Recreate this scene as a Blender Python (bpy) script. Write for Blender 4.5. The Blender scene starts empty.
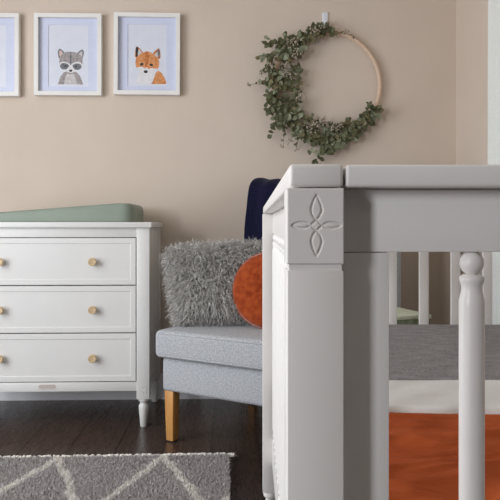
import bpy, bmesh, math, random
from mathutils import Vector, Matrix, noise

# ------------------------------------------------------------------ camera, world, lights
SC = bpy.context.scene
COL = SC.collection
F, VX, VY, HC = 654.0, 252.0, 225.0, 0.90          # focal length in pixels, vanishing point, eye height

cam_d = bpy.data.cameras.new('camera')
cam = bpy.data.objects.new('camera', cam_d)
COL.objects.link(cam)
cam.location = (0, 0, HC)
cam.rotation_euler = (math.pi / 2, 0, 0)
cam_d.sensor_width = 36.0
cam_d.lens = 36.0 * F / 500.0
cam_d.shift_x = -(VX - 250.0) / 500.0
cam_d.shift_y = (VY - 250.0) / 500.0
cam_d.clip_start = 0.02
SC.camera = cam

world = bpy.data.worlds.new('world')
SC.world = world
world.use_nodes = True
bg = world.node_tree.nodes['Background']
bg.inputs[0].default_value = (0.93, 0.96, 1.0, 1)
bg.inputs[1].default_value = 0.15


def area_light(name, loc, target, sx, sy, power, color):
    l = bpy.data.lights.new(name, 'AREA')
    l.shape = 'RECTANGLE'
    l.size, l.size_y = sx, sy
    l.energy = power
    l.color = color
    o = bpy.data.objects.new(name, l)
    COL.objects.link(o)
    o.location = loc
    o.rotation_euler = (Vector(target) - Vector(loc)).to_track_quat('-Z', 'Y').to_euler()
    return o


# daylight entering by the window in the left wall
area_light('window_daylight', (-2.25, 1.45, 1.32), (0.0, 1.75, 0.9), 1.5, 2.0, 55.0, (0.945, 0.985, 1.045))
# and by the second, narrower window nearer the camera
area_light('side_window_daylight', (-2.25, -1.28, 1.38), (0.1, 0.6, 0.95), 0.42, 0.9, 52.0, (0.96, 0.985, 1.05))

SC.view_settings.view_transform = 'Standard'
SC.view_settings.look = 'None'
SC.view_settings.exposure = 0.0
SC.view_settings.gamma = 1.0
SC.view_settings.use_curve_mapping = False

random.seed(7)
YAW = 0.033
O2 = Vector((0.0, 3.409, 0.0))                      # a point at the foot of the back wall
EX = Vector((math.cos(YAW), math.sin(YAW), 0))
EY = Vector((-math.sin(YAW), math.cos(YAW), 0))


def room(u, v, z=0.0):
    """Room coordinates: u along the back wall, v away from it (negative into the room)."""
    return O2 + EX * u + EY * v + Vector((0, 0, z))


def onplane(px, py, v):
    """(u, z) of the photograph's pixel on the plane at distance v from the back wall."""
    d = Vector(((px - VX) / F, 1.0, -(py - VY) / F))
    n = EY
    t = (O2 + EY * v).dot(n) / d.dot(n)
    p = d * t
    return (p - O2).dot(EX), HC + p.z


# ------------------------------------------------------------------ materials
def srgb(r, g, b):
    f = lambda c: (c / 255) / 12.92 if c / 255 <= 0.04045 else ((c / 255 + 0.055) / 1.055) ** 2.4
    return (f(r), f(g), f(b), 1)


class Mat:
    def __init__(s, name, col, rough=0.5, spec=0.5, sheen=0.0):
        s.m = bpy.data.materials.new(name)
        s.m.use_nodes = True
        s.nt = s.m.node_tree
        s.b = s.nt.nodes['Principled BSDF']
        s.b.inputs['Base Color'].default_value = col
        s.b.inputs['Roughness'].default_value = rough
        s.b.inputs['Specular IOR Level'].default_value = spec
        if sheen:
            s.b.inputs['Sheen Weight'].default_value = sheen
            s.b.inputs['Sheen Roughness'].default_value = 0.4
        s.tc = None

    def n(s, t, **kw):
        nd = s.nt.nodes.new(t)
        for k, v in kw.items():
            if k in nd.inputs:
                nd.inputs[k].default_value = v
            else:
                setattr(nd, k, v)
        return nd

    def l(s, a, b):
        s.nt.links.new(a, b)

    def coord(s, scale=(1, 1, 1), rot=(0, 0, 0)):
        if s.tc is None:
            s.tc = s.n('ShaderNodeTexCoord')
        mp = s.n('ShaderNodeMapping')
        mp.inputs['Scale'].default_value = scale
        mp.inputs['Rotation'].default_value = rot
        s.l(s.tc.outputs['Object'], mp.inputs['Vector'])
        return mp.outputs['Vector']

    def noise(s, sc, detail=3, scale=(1, 1, 1), rough=0.5):
        t = s.n('ShaderNodeTexNoise')
        t.inputs['Scale'].default_value = sc
        t.inputs['Detail'].default_value = detail
        t.inputs['Roughness'].default_value = rough
        s.l(s.coord(scale), t.inputs['Vector'])
        return t.outputs['Fac']

    def ramp(s, fac, stops):
        r = s.n('ShaderNodeValToRGB')
        e = r.color_ramp.elements
        while len(e) < len(stops):
            e.new(0.5)
        for i, (p, c) in enumerate(stops):
            e[i].position = p
            e[i].color = c
        s.l(fac, r.inputs['Fac'])
        return r.outputs['Color']

    def mix(s, fac, a, b):
        m = s.n('ShaderNodeMix', data_type='RGBA')
        for sock, v in ((m.inputs[0], fac), (m.inputs[6], a), (m.inputs[7], b)):
            if isinstance(v, (tuple, list, float, int)):
                sock.default_value = v
            else:
                s.l(v, sock)
        return m.outputs[2]

    def math(s, op, a, b=0.0, c=0.0):
        m = s.n('ShaderNodeMath', operation=op)
        for i, v in enumerate((a, b, c)):
            if isinstance(v, (float, int)):
                m.inputs[i].default_value = v
            else:
                s.l(v, m.inputs[i])
        return m.outputs[0]

    def base(s, c):
        s.l(c, s.b.inputs['Base Color'])
        return s

    def bump(s, h, strength=0.3, dist=0.002):
        b = s.n('ShaderNodeBump')
        b.inputs['Strength'].default_value = strength
        b.inputs['Distance'].default_value = dist
        s.l(h, b.inputs['Height'])
        s.l(b.outputs['Normal'], s.b.inputs['Normal'])
        return s


def speckle(name, c1, c2, sc, rough, bump=0.0, dist=0.002, spec=0.3, sheen=0.0, scale=(1, 1, 1), lo=0.35, hi=0.65):
    m = Mat(name, c1, rough, spec, sheen)
    f = m.noise(sc, 4, scale)
    m.base(m.ramp(f, [(lo, c1), (hi, c2)]))
    if bump:
        m.bump(f, bump, dist)
    return m


M = {}
M['wall'] = speckle('wall_paint', srgb(219, 204, 189), srgb(222, 207, 192), 4, 0.75, spec=0.2)
M['wall'].bump(M['wall'].noise(300, 2), 0.05, 0.001)
M['ceiling'] = speckle('ceiling_paint', srgb(214, 208, 198), srgb(210, 204, 194), 3, 0.85, spec=0.2)
M['white'] = speckle('white_paint', srgb(227, 226, 223), srgb(230, 229, 226), 6, 0.38, spec=0.4)
M['crib'] = speckle('crib_paint', srgb(231, 227, 223), srgb(234, 230, 226), 7, 0.36, spec=0.4)
M['base'] = speckle('baseboard_paint', srgb(240, 241, 244), srgb(243, 244, 247), 6, 0.45, spec=0.4)
M['frame'] = speckle('frame_paint', srgb(242, 240, 236), srgb(246, 244, 240), 9, 0.4)
M['board'] = speckle('mount_board', srgb(212, 218, 240), srgb(216, 222, 243), 20, 0.35, spec=0.5)
M['paper'] = speckle('print_paper', srgb(224, 228, 240), srgb(228, 232, 243), 20, 0.35, spec=0.5)
M['fabric'] = speckle('grey_upholstery', srgb(158, 160, 164), srgb(194, 196, 199), 170, 0.9, 0.4, 0.0015, 0.15, 0.15)
M['navy'] = speckle('navy_knit', srgb(20, 20, 42), srgb(34, 34, 60), 260, 0.95, 0.6, 0.003, 0.1, 0.1, (1, 1, 0.5))
M['fur_base'] = speckle('fur_backing', srgb(110, 108, 104), srgb(130, 127, 122), 60, 0.95)
M['velvet'] = speckle('rust_velvet', srgb(142, 56, 24), srgb(170, 78, 36), 45, 0.85, 0.4, 0.006, 0.1, 0.5)
M['sage'] = speckle('sage_vinyl', srgb(141, 152, 139), srgb(145, 156, 143), 12, 0.5, spec=0.35)
M['sheet'] = speckle('white_sheet', srgb(228, 226, 223), srgb(233, 231, 228), 14, 0.9)
M['mattress'] = speckle('mattress_cover', srgb(228, 226, 222), srgb(234, 232, 228), 50, 0.9)
M['orange'] = speckle('rust_muslin', srgb(170, 80, 42), srgb(186, 92, 50), 9, 0.92, spec=0.1)
M['orange'].bump(M['orange'].noise(70, 5, (0.5, 1.4, 1)), 0.35, 0.004)
M['curtain'] = speckle('curtain_cloth', srgb(231, 232, 227), srgb(235, 236, 231), 90, 0.9, spec=0.1)
M['curtain'].b.inputs['Transmission Weight'].default_value = 0.0
M['hook'] = speckle('hook_plastic', srgb(232, 234, 242), srgb(236, 238, 246), 12, 0.4)
M['metal'] = speckle('nickel_plate', srgb(196, 182, 174), srgb(204, 190, 182), 60, 0.45)
M['rod'] = speckle('rod_metal', srgb(60, 60, 62), srgb(70, 70, 72), 40, 0.4)
M['glide'] = speckle('black_glide', srgb(24, 22, 20), srgb(30, 28, 26), 40, 0.6)


def wood(name, a, b, scale, rough=0.4):
    m = Mat(name, a, rough, 0.4)
    f = m.noise(9, 5, scale, 0.6)
    m.base(m.ramp(f, [(0.3, a), (0.7, b)]))
    m.bump(f, 0.15, 0.001)
    return m


M['oak'] = wood('honey_oak', srgb(186, 128, 66), srgb(220, 166, 100), (9, 9, 0.6))
M['knob'] = wood('light_oak', srgb(196, 168, 128), srgb(222, 198, 160), (3, 9, 9), 0.45)
M['hoop'] = wood('pale_hoop_wood', srgb(214, 184, 158), srgb(230, 204, 180), (6, 1, 6), 0.55)
M['twig'] = speckle('twig_bark', srgb(84, 74, 52), srgb(104, 90, 66), 80, 0.8)


def leaf_mat(name, a, b):
    m = Mat(name, a, 0.6, 0.3)
    f = m.noise(45, 2)
    m.base(m.ramp(f, [(0.3, a), (0.7, b)]))
    m.b.inputs['Subsurface Weight'].default_value = 0.0
    return m


M['leaf1'] = leaf_mat('eucalyptus_dark', srgb(82, 84, 60), srgb(112, 114, 84))
M['leaf2'] = leaf_mat('eucalyptus_sage', srgb(122, 130, 104), srgb(156, 160, 134))
M['leaf3'] = leaf_mat('eucalyptus_olive', srgb(104, 96, 68), srgb(134, 126, 94))
M['berry'] = speckle('dried_berries', srgb(158, 144, 126), srgb(206, 196, 178), 60, 0.8)

# floor: dark glossy planks running away from the camera
m = Mat('dark_floorboards', srgb(44, 32, 28), 0.22, 0.65)
br = m.n('ShaderNodeTexBrick')
m.l(m.coord((1, 1, 1), (0, 0, math.pi / 2)), br.inputs['Vector'])
br.inputs['Color1'].default_value = srgb(58, 46, 41)
br.inputs['Color2'].default_value = srgb(76, 61, 54)
br.inputs['Mortar'].default_value = srgb(10, 7, 6)
br.inputs['Scale'].default_value = 1.0
br.inputs['Mortar Size'].default_value = 0.0022
br.inputs['Mortar Smooth'].default_value = 0.2
br.inputs['Brick Width'].default_value = 1.3
br.inputs['Row Height'].default_value = 0.19
br.offset = 0.37
g = m.noise(14, 6, (6, 0.5, 1), 0.65)
cg = m.ramp(g, [(0.3, (0.8, 0.79, 0.78, 1)), (0.7, (1.12, 1.1, 1.08, 1))])
mm = m.n('ShaderNodeMix', data_type='RGBA', blend_type='MULTIPLY')
mm.inputs[0].default_value = 1.0
m.l(br.outputs['Color'], mm.inputs[6])
m.l(cg, mm.inputs[7])
m.base(mm.outputs[2])
m.l(m.ramp(g, [(0.3, (0.24, 0.24, 0.24, 1)), (0.7, (0.32, 0.32, 0.32, 1))]), m.b.inputs['Roughness'])
m.bump(br.outputs['Fac'], -0.25, 0.002)
M['floor'] = m

# rug: grey with a lattice of cream diamonds, in the rug's own coordinates
RUG_PU, RUG_PV = 0.393, 1.02
RUG_U0 = -0.250                                    # an apex of the lattice, from the rug's back right corner


def rug_mat(name, g1, g2, w1, w2):
    m = Mat(name, g1, 0.95, 0.1)
    if m.tc is None:
        m.tc = m.n('ShaderNodeTexCoord')
    sep = m.n('ShaderNodeSeparateXYZ')
    m.l(m.tc.outputs['Object'], sep.inputs[0])
    wob = m.math('MULTIPLY', m.math('SUBTRACT', m.noise(16, 2), 0.5), 0.10)
    uu = m.math('ADD', m.math('DIVIDE', m.math('SUBTRACT', sep.outputs[0], RUG_U0), RUG_PU), wob)
    vv = m.math('DIVIDE', m.math('ADD', sep.outputs[1], 0.03), RUG_PV)
    fa = m.math('ABSOLUTE', m.math('SUBTRACT', m.math('FRACT', m.math('ADD', m.math('ADD', uu, vv), 100.5)), 0.5))
    fb = m.math('ABSOLUTE', m.math('SUBTRACT', m.math('FRACT', m.math('ADD', m.math('SUBTRACT', uu, vv), 100.5)), 0.5))
    d = m.math('MINIMUM', fa, fb)
    line = m.ramp(d, [(0.024, (1, 1, 1, 1)), (0.052, (0, 0, 0, 1))])
    f = m.noise(160, 3)
    grey = m.ramp(f, [(0.3, g1), (0.7, g2)])
    wht = m.ramp(f, [(0.3, w1), (0.7, w2)])
    m.base(m.mix(line, grey, wht))
    return m


M['rug'] = rug_mat('rug_pile', srgb(152, 146, 144), srgb(200, 194, 192), srgb(214, 208, 200), srgb(238, 233, 226))
M['cream'] = speckle('cream_wool', srgb(226, 220, 211), srgb(244, 240, 232), 90, 0.95)

# fur, strand to strand variation
m = Mat('grey_fur', srgb(140, 138, 134), 0.75, 0.15)
f = m.noise(34, 3)
m.base(m.ramp(f, [(0.28, srgb(188, 185, 181)), (0.5, srgb(216, 213, 209)), (0.74, srgb(240, 238, 234))]))
M['fur'] = m

# grey blanket with a fine woven zigzag
m = Mat('grey_weave', srgb(120, 116, 120), 0.95, 0.1)
mx = m.math('ADD', m.math('MULTIPLY', m.noise(200, 3, (0.8, 1.1, 1)), 0.6), m.math('MULTIPLY', m.noise(34, 4, (0.7, 1.2, 1)), 0.4))
m.base(m.ramp(mx, [(0.36, srgb(128, 124, 127)), (0.64, srgb(164, 160, 161))]))
m.bump(mx, 0.8, 0.005)
M['grey_weave'] = m

m = Mat('green_weave', srgb(110, 120, 96), 0.9, 0.15)
ch = m.n('ShaderNodeTexChecker')
ch.inputs['Scale'].default_value = 55
m.l(m.coord(), ch.inputs['Vector'])
cc = m.mix(m.noise(50, 4), srgb(104, 112, 84), srgb(150, 158, 132))
m.base(m.mix(m.math('MULTIPLY', ch.outputs['Fac'], 0.25), cc, srgb(84, 92, 70)))
M['hamper'] = m
M['lid'] = speckle('pale_green_felt', srgb(192, 194, 172), srgb(202, 204, 184), 60, 0.9)


# ------------------------------------------------------------------ mesh helpers
def merge(bm, tmp):
    me = bpy.data.meshes.new('t')
    tmp.to_mesh(me)
    tmp.free()
    bm.from_mesh(me)
    bpy.data.meshes.remove(me)


def box(bm, x0, x1, y0, y1, z0, z1, bev=0.0, seg=2, mat=0, fn=None):
    t = bmesh.new()
    bmesh.ops.create_cube(t, size=1.0)
    for v in t.verts:
        v.co = Vector(((x0 + x1) / 2 + v.co.x * (x1 - x0), (y0 + y1) / 2 + v.co.y * (y1 - y0),
                       (z0 + z1) / 2 + v.co.z * (z1 - z0)))
    if bev:
        bmesh.ops.bevel(t, geom=list(t.edges), offset=bev, segments=seg, affect='EDGES', profile=0.5)
    if fn:
        for v in t.verts:
            v.co = fn(v.co)
    for f in t.faces:
        f.material_index = mat
    merge(bm, t)


def lathe(bm, prof, cx, cy, z0=0.0, seg=24, mat=0):
    """prof: list of (radius, height); a solid of revolution about a vertical axis."""
    rings = []
    for r, z in prof:
        if r < 1e-6:
            rings.append([bm.verts.new((cx, cy, z0 + z))])
        else:
            rings.append([bm.verts.new((cx + r * math.cos(2 * math.pi * i / seg), cy + r * math.sin(2 * math.pi * i / seg), z0 + z)) for i in range(seg)])
    for a, b in zip(rings, rings[1:]):
        for i in range(seg):
            j = (i + 1) % seg
            if len(a) == 1:
                f = bm.faces.new((a[0], b[j], b[i])) if len(b) > 1 else None
            elif len(b) == 1:
                f = bm.faces.new((a[i], a[j], b[0]))
            else:
                f = bm.faces.new((a[i], a[j], b[j], b[i]))
            if f:
                f.material_index = mat
    if len(rings[0]) > 1:
        bm.faces.new(list(reversed(rings[0]))).material_index = mat
    if len(rings[-1]) > 1:
        bm.faces.new(rings[-1]).material_index = mat


def tube(bm, pts, rad, seg=8, mat=0, closed=False):
    pts = [Vector(p) for p in pts]
    n = len(pts)
    rings = []
    up = Vector((0.13, 0.21, 0.97))
    for i, p in enumerate(pts):
        if closed:
            t = pts[(i + 1) % n] - pts[i - 1]
        else:
            t = pts[min(i + 1, n - 1)] - pts[max(i - 1, 0)]
        t.normalize()
        a = t.cross(up)
        if a.length < 1e-3:
            a = t.cross(Vector((1, 0, 0)))
        a.normalize()
        b = t.cross(a)
        r = rad[i] if isinstance(rad, (list, tuple)) else rad
        rings.append([bm.verts.new(p + a * (r * math.cos(2 * math.pi * k / seg)) + b * (r * math.sin(2 * math.pi * k / seg))) for k in range(seg)])
    m = n if closed else n - 1
    for i in range(m):
        A, B = rings[i], rings[(i + 1) % n]
        for k in range(seg):
            f = bm.faces.new((A[k], A[(k + 1) % seg], B[(k + 1) % seg], B[k]))
            f.material_index = mat
    if not closed:
        bm.faces.new(rings[0]).material_index = mat
        bm.faces.new(list(reversed(rings[-1]))).material_index = mat


def sheet(bm, nx, ny, fn, mat=0):
    """A grid surface; fn(s, t) with s, t in 0..1."""
    vs = [[bm.verts.new(fn(i / nx, j / ny)) for i in range(nx + 1)] for j in range(ny + 1)]
    for j in range(ny):
        for i in range(nx):
            f = bm.faces.new((vs[j][i], vs[j][i + 1], vs[j + 1][i + 1], vs[j + 1][i]))
            f.material_index = mat
    return vs


def obj(name, bm, mats, parent=None, loc=None, rotz=None, angle=40, flat=False, normals=True):
    if normals:
        bmesh.ops.recalc_face_normals(bm, faces=bm.faces)
    me = bpy.data.meshes.new(name)
    bm.to_mesh(me)
    bm.free()
    if not isinstance(mats, (list, tuple)):
        mats = [mats]
    for mt in mats:
        me.materials.append(M[mt].m)
    if not flat:
        me.shade_smooth()
        me.set_sharp_from_angle(angle=math.radians(angle))
    o = bpy.data.objects.new(name, me)
    COL.objects.link(o)
    if parent:
        o.parent = parent
    if loc is not None:
        o.location = loc
    if rotz is not None:
        o.rotation_euler = (0, 0, rotz)
    return o


def mesh_obj(name, verts, faces, mat, parent=None, mats_idx=None, smooth=True):
    me = bpy.data.meshes.new(name)
    me.from_pydata(verts, [], faces)
    for mt in (mat if isinstance(mat, (list, tuple)) else [mat]):
        me.materials.append(M[mt].m)
    if mats_idx:
        me.polygons.foreach_set('material_index', mats_idx)
    if smooth:
        me.shade_smooth()
    o = bpy.data.objects.new(name, me)
    COL.objects.link(o)
    if parent:
        o.parent = parent
    return o


def tag(o, label, cat, group=None):
    o['label'] = label
    o['category'] = cat
    if group:
        o['group'] = group
    return o


def thing(name, label, cat, loc=(0, 0, 0), rotz=0.0, group=None):
    o = bpy.data.objects.new(name, None)
    o.empty_display_size = 0.1
    COL.objects.link(o)
    o.location = loc
    o.rotation_euler = (0, 0, rotz)
    return tag(o, label, cat, group)


def struct(name, bm, mat, loc=None, rotz=None):
    o = obj(name, bm, mat, None, loc, rotz)
    o['kind'] = 'structure'
    o['label'] = name.replace('_', ' ')
    return o


def copy_of(o, parent, loc=None):
    c = o.copy()
    COL.objects.link(c)
    c.parent = parent
    if loc is not None:
        c.location = loc
    return c


# ------------------------------------------------------------------ the room (own axes: u, v, z)
U_R = (Vector((1.074, 3.444, 0)) - O2).dot(EX)      # right-hand corner
U_L = -2.35
V_F = -9.5
CEIL = 2.55

bm = bmesh.new(); box(bm, U_L - 0.1, U_R + 0.1, V_F, 0.1, -0.06, 0.0)
struct('floor', bm, 'floor', O2, YAW)
bm = bmesh.new(); box(bm, U_L - 0.1, U_R + 0.1, 0, 0.1, 0, CEIL)
struct('wall_back', bm, 'wall', O2, YAW)
bm = bmesh.new(); box(bm, U_R, U_R + 0.1, -3.3, 0, 0, CEIL)
struct('wall_right', bm, 'wall', O2, YAW)
bm = bmesh.new()                                    # left wall around its window opening
for va_, vb_, za_, zb_ in ((V_F, -5.05, 0, CEIL), (-4.40, -2.78, 0, CEIL), (-1.14, 0, 0, CEIL), (-5.05, -4.40, 0, 0.9), (-5.05, -4.40, 1.86, CEIL),
                           (-2.78, -1.14, 0, 0.28), (-2.78, -1.14, 2.36, CEIL)):
    box(bm, U_L - 0.1, U_L, va_, vb_, za_, zb_)
struct('wall_left', bm, 'wall', O2, YAW)
bm = bmesh.new(); box(bm, U_L - 0.1, U_R + 0.1, V_F - 0.1, V_F, 0, CEIL)
struct('wall_front', bm, 'wall', O2, YAW)
bm = bmesh.new(); box(bm, U_L - 0.1, U_R + 0.1, V_F, 0.1, CEIL, CEIL + 0.08)
struct('ceiling', bm, 'ceiling', O2, YAW)


def base_prof(bm, p0, p1, inward):
    """a moulded skirting: tall board with an eased top"""
    d = Vector(p1) - Vector(p0)
    n = Vector(inward)
    prof = [(0.0, 0.0), (0.016, 0.0), (0.016, 0.10), (0.012, 0.112), (0.012, 0.118), (0.006, 0.128), (0.0, 0.13)]
    a = [bm.verts.new(Vector(p0) + n * x + Vector((0, 0, z))) for x, z in prof]
    b = [bm.verts.new(Vector(p1) + n * x + Vector((0, 0, z))) for x, z in prof]
    for i in range(len(prof) - 1):
        bm.faces.new((a[i], a[i + 1], b[i + 1], b[i]))
    bm.faces.new((a[-1], a[0], b[0], b[-1]))
    bm.faces.new(a); bm.faces.new(b)


bm = bmesh.new(); base_prof(bm, (U_L, 0, 0), (U_R, 0, 0), (0, -1, 0))
struct('baseboard_back', bm, 'base', O2, YAW)
bm = bmesh.new(); base_prof(bm, (U_R, -0.016, 0), (U_R, -3.3, 0), (-1, 0, 0))
struct('baseboard_right', bm, 'base', O2, YAW)

# ------------------------------------------------------------------ crib
CRX, CRY = 0.0302, 0.565
CW, CL, PW = 0.75, 1.35, 0.0495
crib = thing('crib', 'white painted wooden crib with carved corner block, turned spindles and rust bedding', 'crib', (CRX, CRY, 0))
Z_BLOCK0, Z_BLOCK1, Z_CAP0, Z_CAP1 = 0.8660, 0.9320, 0.9328, 0.9530

# carved motif: four interlaced grooves, in metres about its centre
PXM = CRY / F
base_curve = [(0, 31.5), (-2.6, 27), (-5.0, 20), (-5.4, 15.5), (-3.6, 10), (0, 5.8), (3, 2.9), (6, 0.2), (9.5, -2.0), (14, -3.0), (19, -2.6), (23, -1.3), (25, 0)]


def catmull(pts, k=8):
    out = []
    n = len(pts)
    for i in range(n - 1):
        p0, p1, p2, p3 = (Vector(pts[max(0, min(n - 1, j))]) for j in (i - 1, i, i + 1, i + 2))
        for s in range(k):
            t = s / k
            out.append(0.5 * ((2 * p1) + (p2 - p0) * t + (2 * p0 - 5 * p1 + 4 * p2 - p3) * t * t + (3 * p1 - p0 - 3 * p2 + p3) * t ** 3))
    out.append(Vector(pts[-1]))
    return out


MOTIF = []
for sx in (1, -1):
    for sy in (1, -1):
        MOTIF += [Vector((p.x * sx * PXM * 0.965, p.y * sy * PXM * 0.95)) for p in catmull([Vector((a, b, 0)) for a, b in base_curve])]
MC = Vector((0.0256, 0.8996))                       # motif centre on the block face (x, z)


def groove(x, z):
    p = Vector((x - MC.x, z - MC.y))
    if abs(p.x) > 0.024 or abs(p.y) > 0.03:
        return 0.0
    d2 = min((q - p).length_squared for q in MOTIF)
    return 0.0021 * math.exp(-d2 / (2 * 0.00062 ** 2))


def post_mesh(carved):
    bm = bmesh.new()
    e = 0.0004
    if carved:
        box(bm, e, PW - e, e, PW - e, 0.135, 0.8605, 0.0012)
        box(bm, 0.002, PW - 0.002, 0.002, PW - 0.002, 0.860, 0.8665)
        # the block with its carved front face as a fine grid
        r = 0.0014
        box(bm, 0, PW, 0.0016, PW, Z_BLOCK0, Z_BLOCK1, 0.0012)
        NX, NZ = 120, 158

        def face(s, t):
            x = r * 0.15 + s * (PW - r * 0.3)
            z = Z_BLOCK0 + r * 0.15 + t * (Z_BLOCK1 - Z_BLOCK0 - r * 0.3)
            ed = min(x, PW - x, z - Z_BLOCK0, Z_BLOCK1 - z)
            y = 0.0
            if ed < r:
                y = r - math.sqrt(max(0, r * r - (r - ed) ** 2))
            return (x, y + groove(x, z), z)
        vs = sheet(bm, NX, NZ, face)
        # skirt closing the grid onto the block
        rim = [vs[0][i] for i in range(NX + 1)] + [vs[j][NX] for j in range(1, NZ + 1)] + \
              [vs[NZ][i] for i in range(NX - 1, -1, -1)] + [vs[j][0] for j in range(NZ - 1, 0, -1)]
        low = [bm.verts.new((v.co.x, 0.004, v.co.z)) for v in rim]
        for i in range(len(rim)):
            k = (i + 1) % len(rim)
            bm.faces.new((rim[i], rim[k], low[k], low[i]))
    else:
        box(bm, e, PW - e, e, PW - e, 0.135, Z_BLOCK1, 0.0012)
    return bm


FOOT = [(0.0, 0.0), (0.013, 0.0), (0.015, 0.004), (0.019, 0.07), (0.0205, 0.09), (0.019, 0.1), (0.0155, 0.107), (0.0155, 0.112), (0.021, 0.118), (0.0225, 0.125), (0.0215, 0.131), (0.019, 0.136)]
for i, (px, py) in enumerate(((0, 0), (0, CL - PW), (CW - PW, 0), (CW - PW, CL - PW))):
    p = obj('post', post_mesh(i == 0), 'crib', crib, (px, py, 0), angle=30)
    bm = bmesh.new(); lathe(bm, FOOT, PW / 2, PW / 2)
    obj('foot', bm, 'crib', p)
crib.children[0]['label'] = 'corner post with carved looped motif'

for sx in (0, 1):                                   # long cap rails over the posts
    bm = bmesh.new()
    x0 = 0.0022 if sx == 0 else CW - 0.0488
    box(bm, x0, x0 + 0.0466, 0.0005, CL - 0.002, Z_CAP0, Z_CAP1, 0.0035, 3)
    obj('cap_rail', bm, 'crib', crib)
    bm = bmesh.new()                                # flat side rail
    x0 = 0.029 if sx == 0 else CW - 0.046
    box(bm, x0, x0 + 0.017, PW, CL - PW, 0.876, 0.932, 0.001)
    obj('side_rail', bm, 'crib', crib)
    bm = bmesh.new()
    box(bm, x0 - 0.002, x0 + 0.019, PW, CL - PW, 0.22, 0.29, 0.001)
    obj('lower_rail', bm, 'crib', crib)
for sy in (0, 1):
    bm = bmesh.new()
    y0 = 0.0008 if sy == 0 else CL - 0.0488
    box(bm, 0.0514, CW - 0.0514, y0, y0 + 0.0466, Z_CAP0, Z_CAP1 - 0.0006, 0.0028, 3)
    obj('end_cap_rail', bm, 'crib', crib)
    y0 = 0.025 if sy == 0 else CL - PW + 0.014
    bm = bmesh.new()
    box(bm, PW, CW - PW, y0, y0 + 0.018, 0.8757, 0.932, 0.001)
    obj('end_rail', bm, 'crib', crib)
    bm = bmesh.new()
    box(bm, PW, CW - PW, y0 - 0.001, y0 + 0.019, 0.22, 0.29, 0.001)
    obj('lower_rail', bm, 'crib', crib)
    if sy == 0:
        for x0, x1 in ((PW, 0.0936), (CW - 0.0936, CW - PW)):
            bm = bmesh.new()
            box(bm, x0, x1, y0 + 0.0003, y0 + 0.0177, 0.29, 0.8751, 0.0012)
            obj('stile', bm, 'crib', crib)

# turned spindle, hung from the rail's underside (top at local z = 0)
LS = 0.5857
R0 = 0.0115


def spindle_prof():
    top = [(0.0, 0.0), (0.006, 0.0), (0.0075, -0.0010)]
    top = [(0.0062, 0.0005)]
    for k in range(13):                             # ball
        a = math.radians(32 + k * 10)
        top.append((0.0108 * math.sin(a), -0.0095 + 0.0105 * math.cos(a)))
    top += [(0.0080, -0.0190), (0.0094, -0.0200), (0.0110, -0.0211), (0.0112, -0.0232), (0.0108, -0.0250), (0.0098, -0.0275),
            (0.0094, -0.0305), (0.0097, -0.034), (0.0106, -0.0375), (R0, -0.0412), (R0, -0.046)]
    half = LS / 2
    top += [(R0, -half)]
    top = [(r, z * 1.10 if z < 0 else z) for r, z in top[:-1]] + [top[-1]]
    low = [(r, -LS - z) for r, z in reversed(top[:-1])]
    return top + low


bm = bmesh.new(); lathe(bm, spindle_prof(), 0, 0, 0, 28)
sp0 = obj('spindle', bm, 'crib', crib, (0.1714, 0.035, 0.8757), angle=50)
for k in range(1, 6):
    copy_of(sp0, crib, (0.1714 + 0.0814 * k, 0.035, 0.8757))
for xs in (0.0375, CW - 0.0375):
    for k in range(13):
        copy_of(sp0, crib, (xs, 0.105 + 0.095 * k, 0.8757))
bm = bmesh.new()
box(bm, -0.0138, 0.0138, -0.006, 0.006, 0.29, 0.8757, 0.003, 3)
sl0 = obj('slat', bm, 'crib', crib, (0.374, CL - PW + 0.023, 0), angle=40)
for k in (-3, -2, -1, 1, 2, 3):
    copy_of(sl0, crib, (0.374 + 0.0915 * k, CL - PW + 0.023, 0))
bm = bmesh.new()                                    # base board under the mattress
box(bm, 0.040, CW - 0.040, 0.052, CL - 0.052, 0.45, 0.468, 0.002)
obj('mattress_base', bm, 'crib', crib)

# bedding
bm = bmesh.new()
box(bm, 0.053, CW - 0.053, 0.056, CL - 0.056, 0.470, 0.599, 0.016, 4)
tag(obj('mattress', bm, 'mattress', None, (CRX, CRY, 0)), 'white mattress lying inside the white crib under the blankets', 'mattress')


def spread(name, y0, y1, ztop, zbot, mat, wr, seed, nx=80, ny=80, edge=0.008):
    """a cloth laid over the mattress: wrinkled top, rolled edges, closed underneath"""
    bm = bmesh.new()
    x0, x1 = 0.056, CW - 0.056

    def top(s, t):
        x, y = x0 + (x1 - x0) * s, y0 + (y1 - y0) * t
        e = min((y - y0), (y1 - y), (x - x0), (x1 - x))
        k = 1 - max(0, 1 - e / edge) ** 2
        z = zbot + (ztop - zbot) * math.sqrt(max(0.0, k)) + wr(x, y, seed) * min(1, e / 0.02)
        return (x, y, max(z, zbot + 0.0005))
    vs = sheet(bm, nx, ny, top)
    rim = [vs[0][i] for i in range(nx + 1)] + [vs[j][nx] for j in range(1, ny + 1)] + \
          [vs[ny][i] for i in range(nx - 1, -1, -1)] + [vs[j][0] for j in range(ny - 1, 0, -1)]
    low = [bm.verts.new((v.co.x, v.co.y, zbot)) for v in rim]
    for i in range(len(rim)):
        k = (i + 1) % len(rim)
        bm.faces.new((rim[i], rim[k], low[k], low[i]))
    bm.faces.new(low)
    return obj(name, bm, mat, None, (CRX, CRY, 0), angle=60)


def crinkle(x, y, s):
    a = noise.noise(Vector((x * 5, y * 14, s))) * 0.004
    b = -abs(noise.noise(Vector((x * 9 + y * 6, y * 22 - x * 4, s + 3)))) * 0.006
    c = -abs(noise.noise(Vector((x * 14, y * 40, s + 7)))) * 0.003
    return (a + b + c) * 1.6 + 0.005


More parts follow.
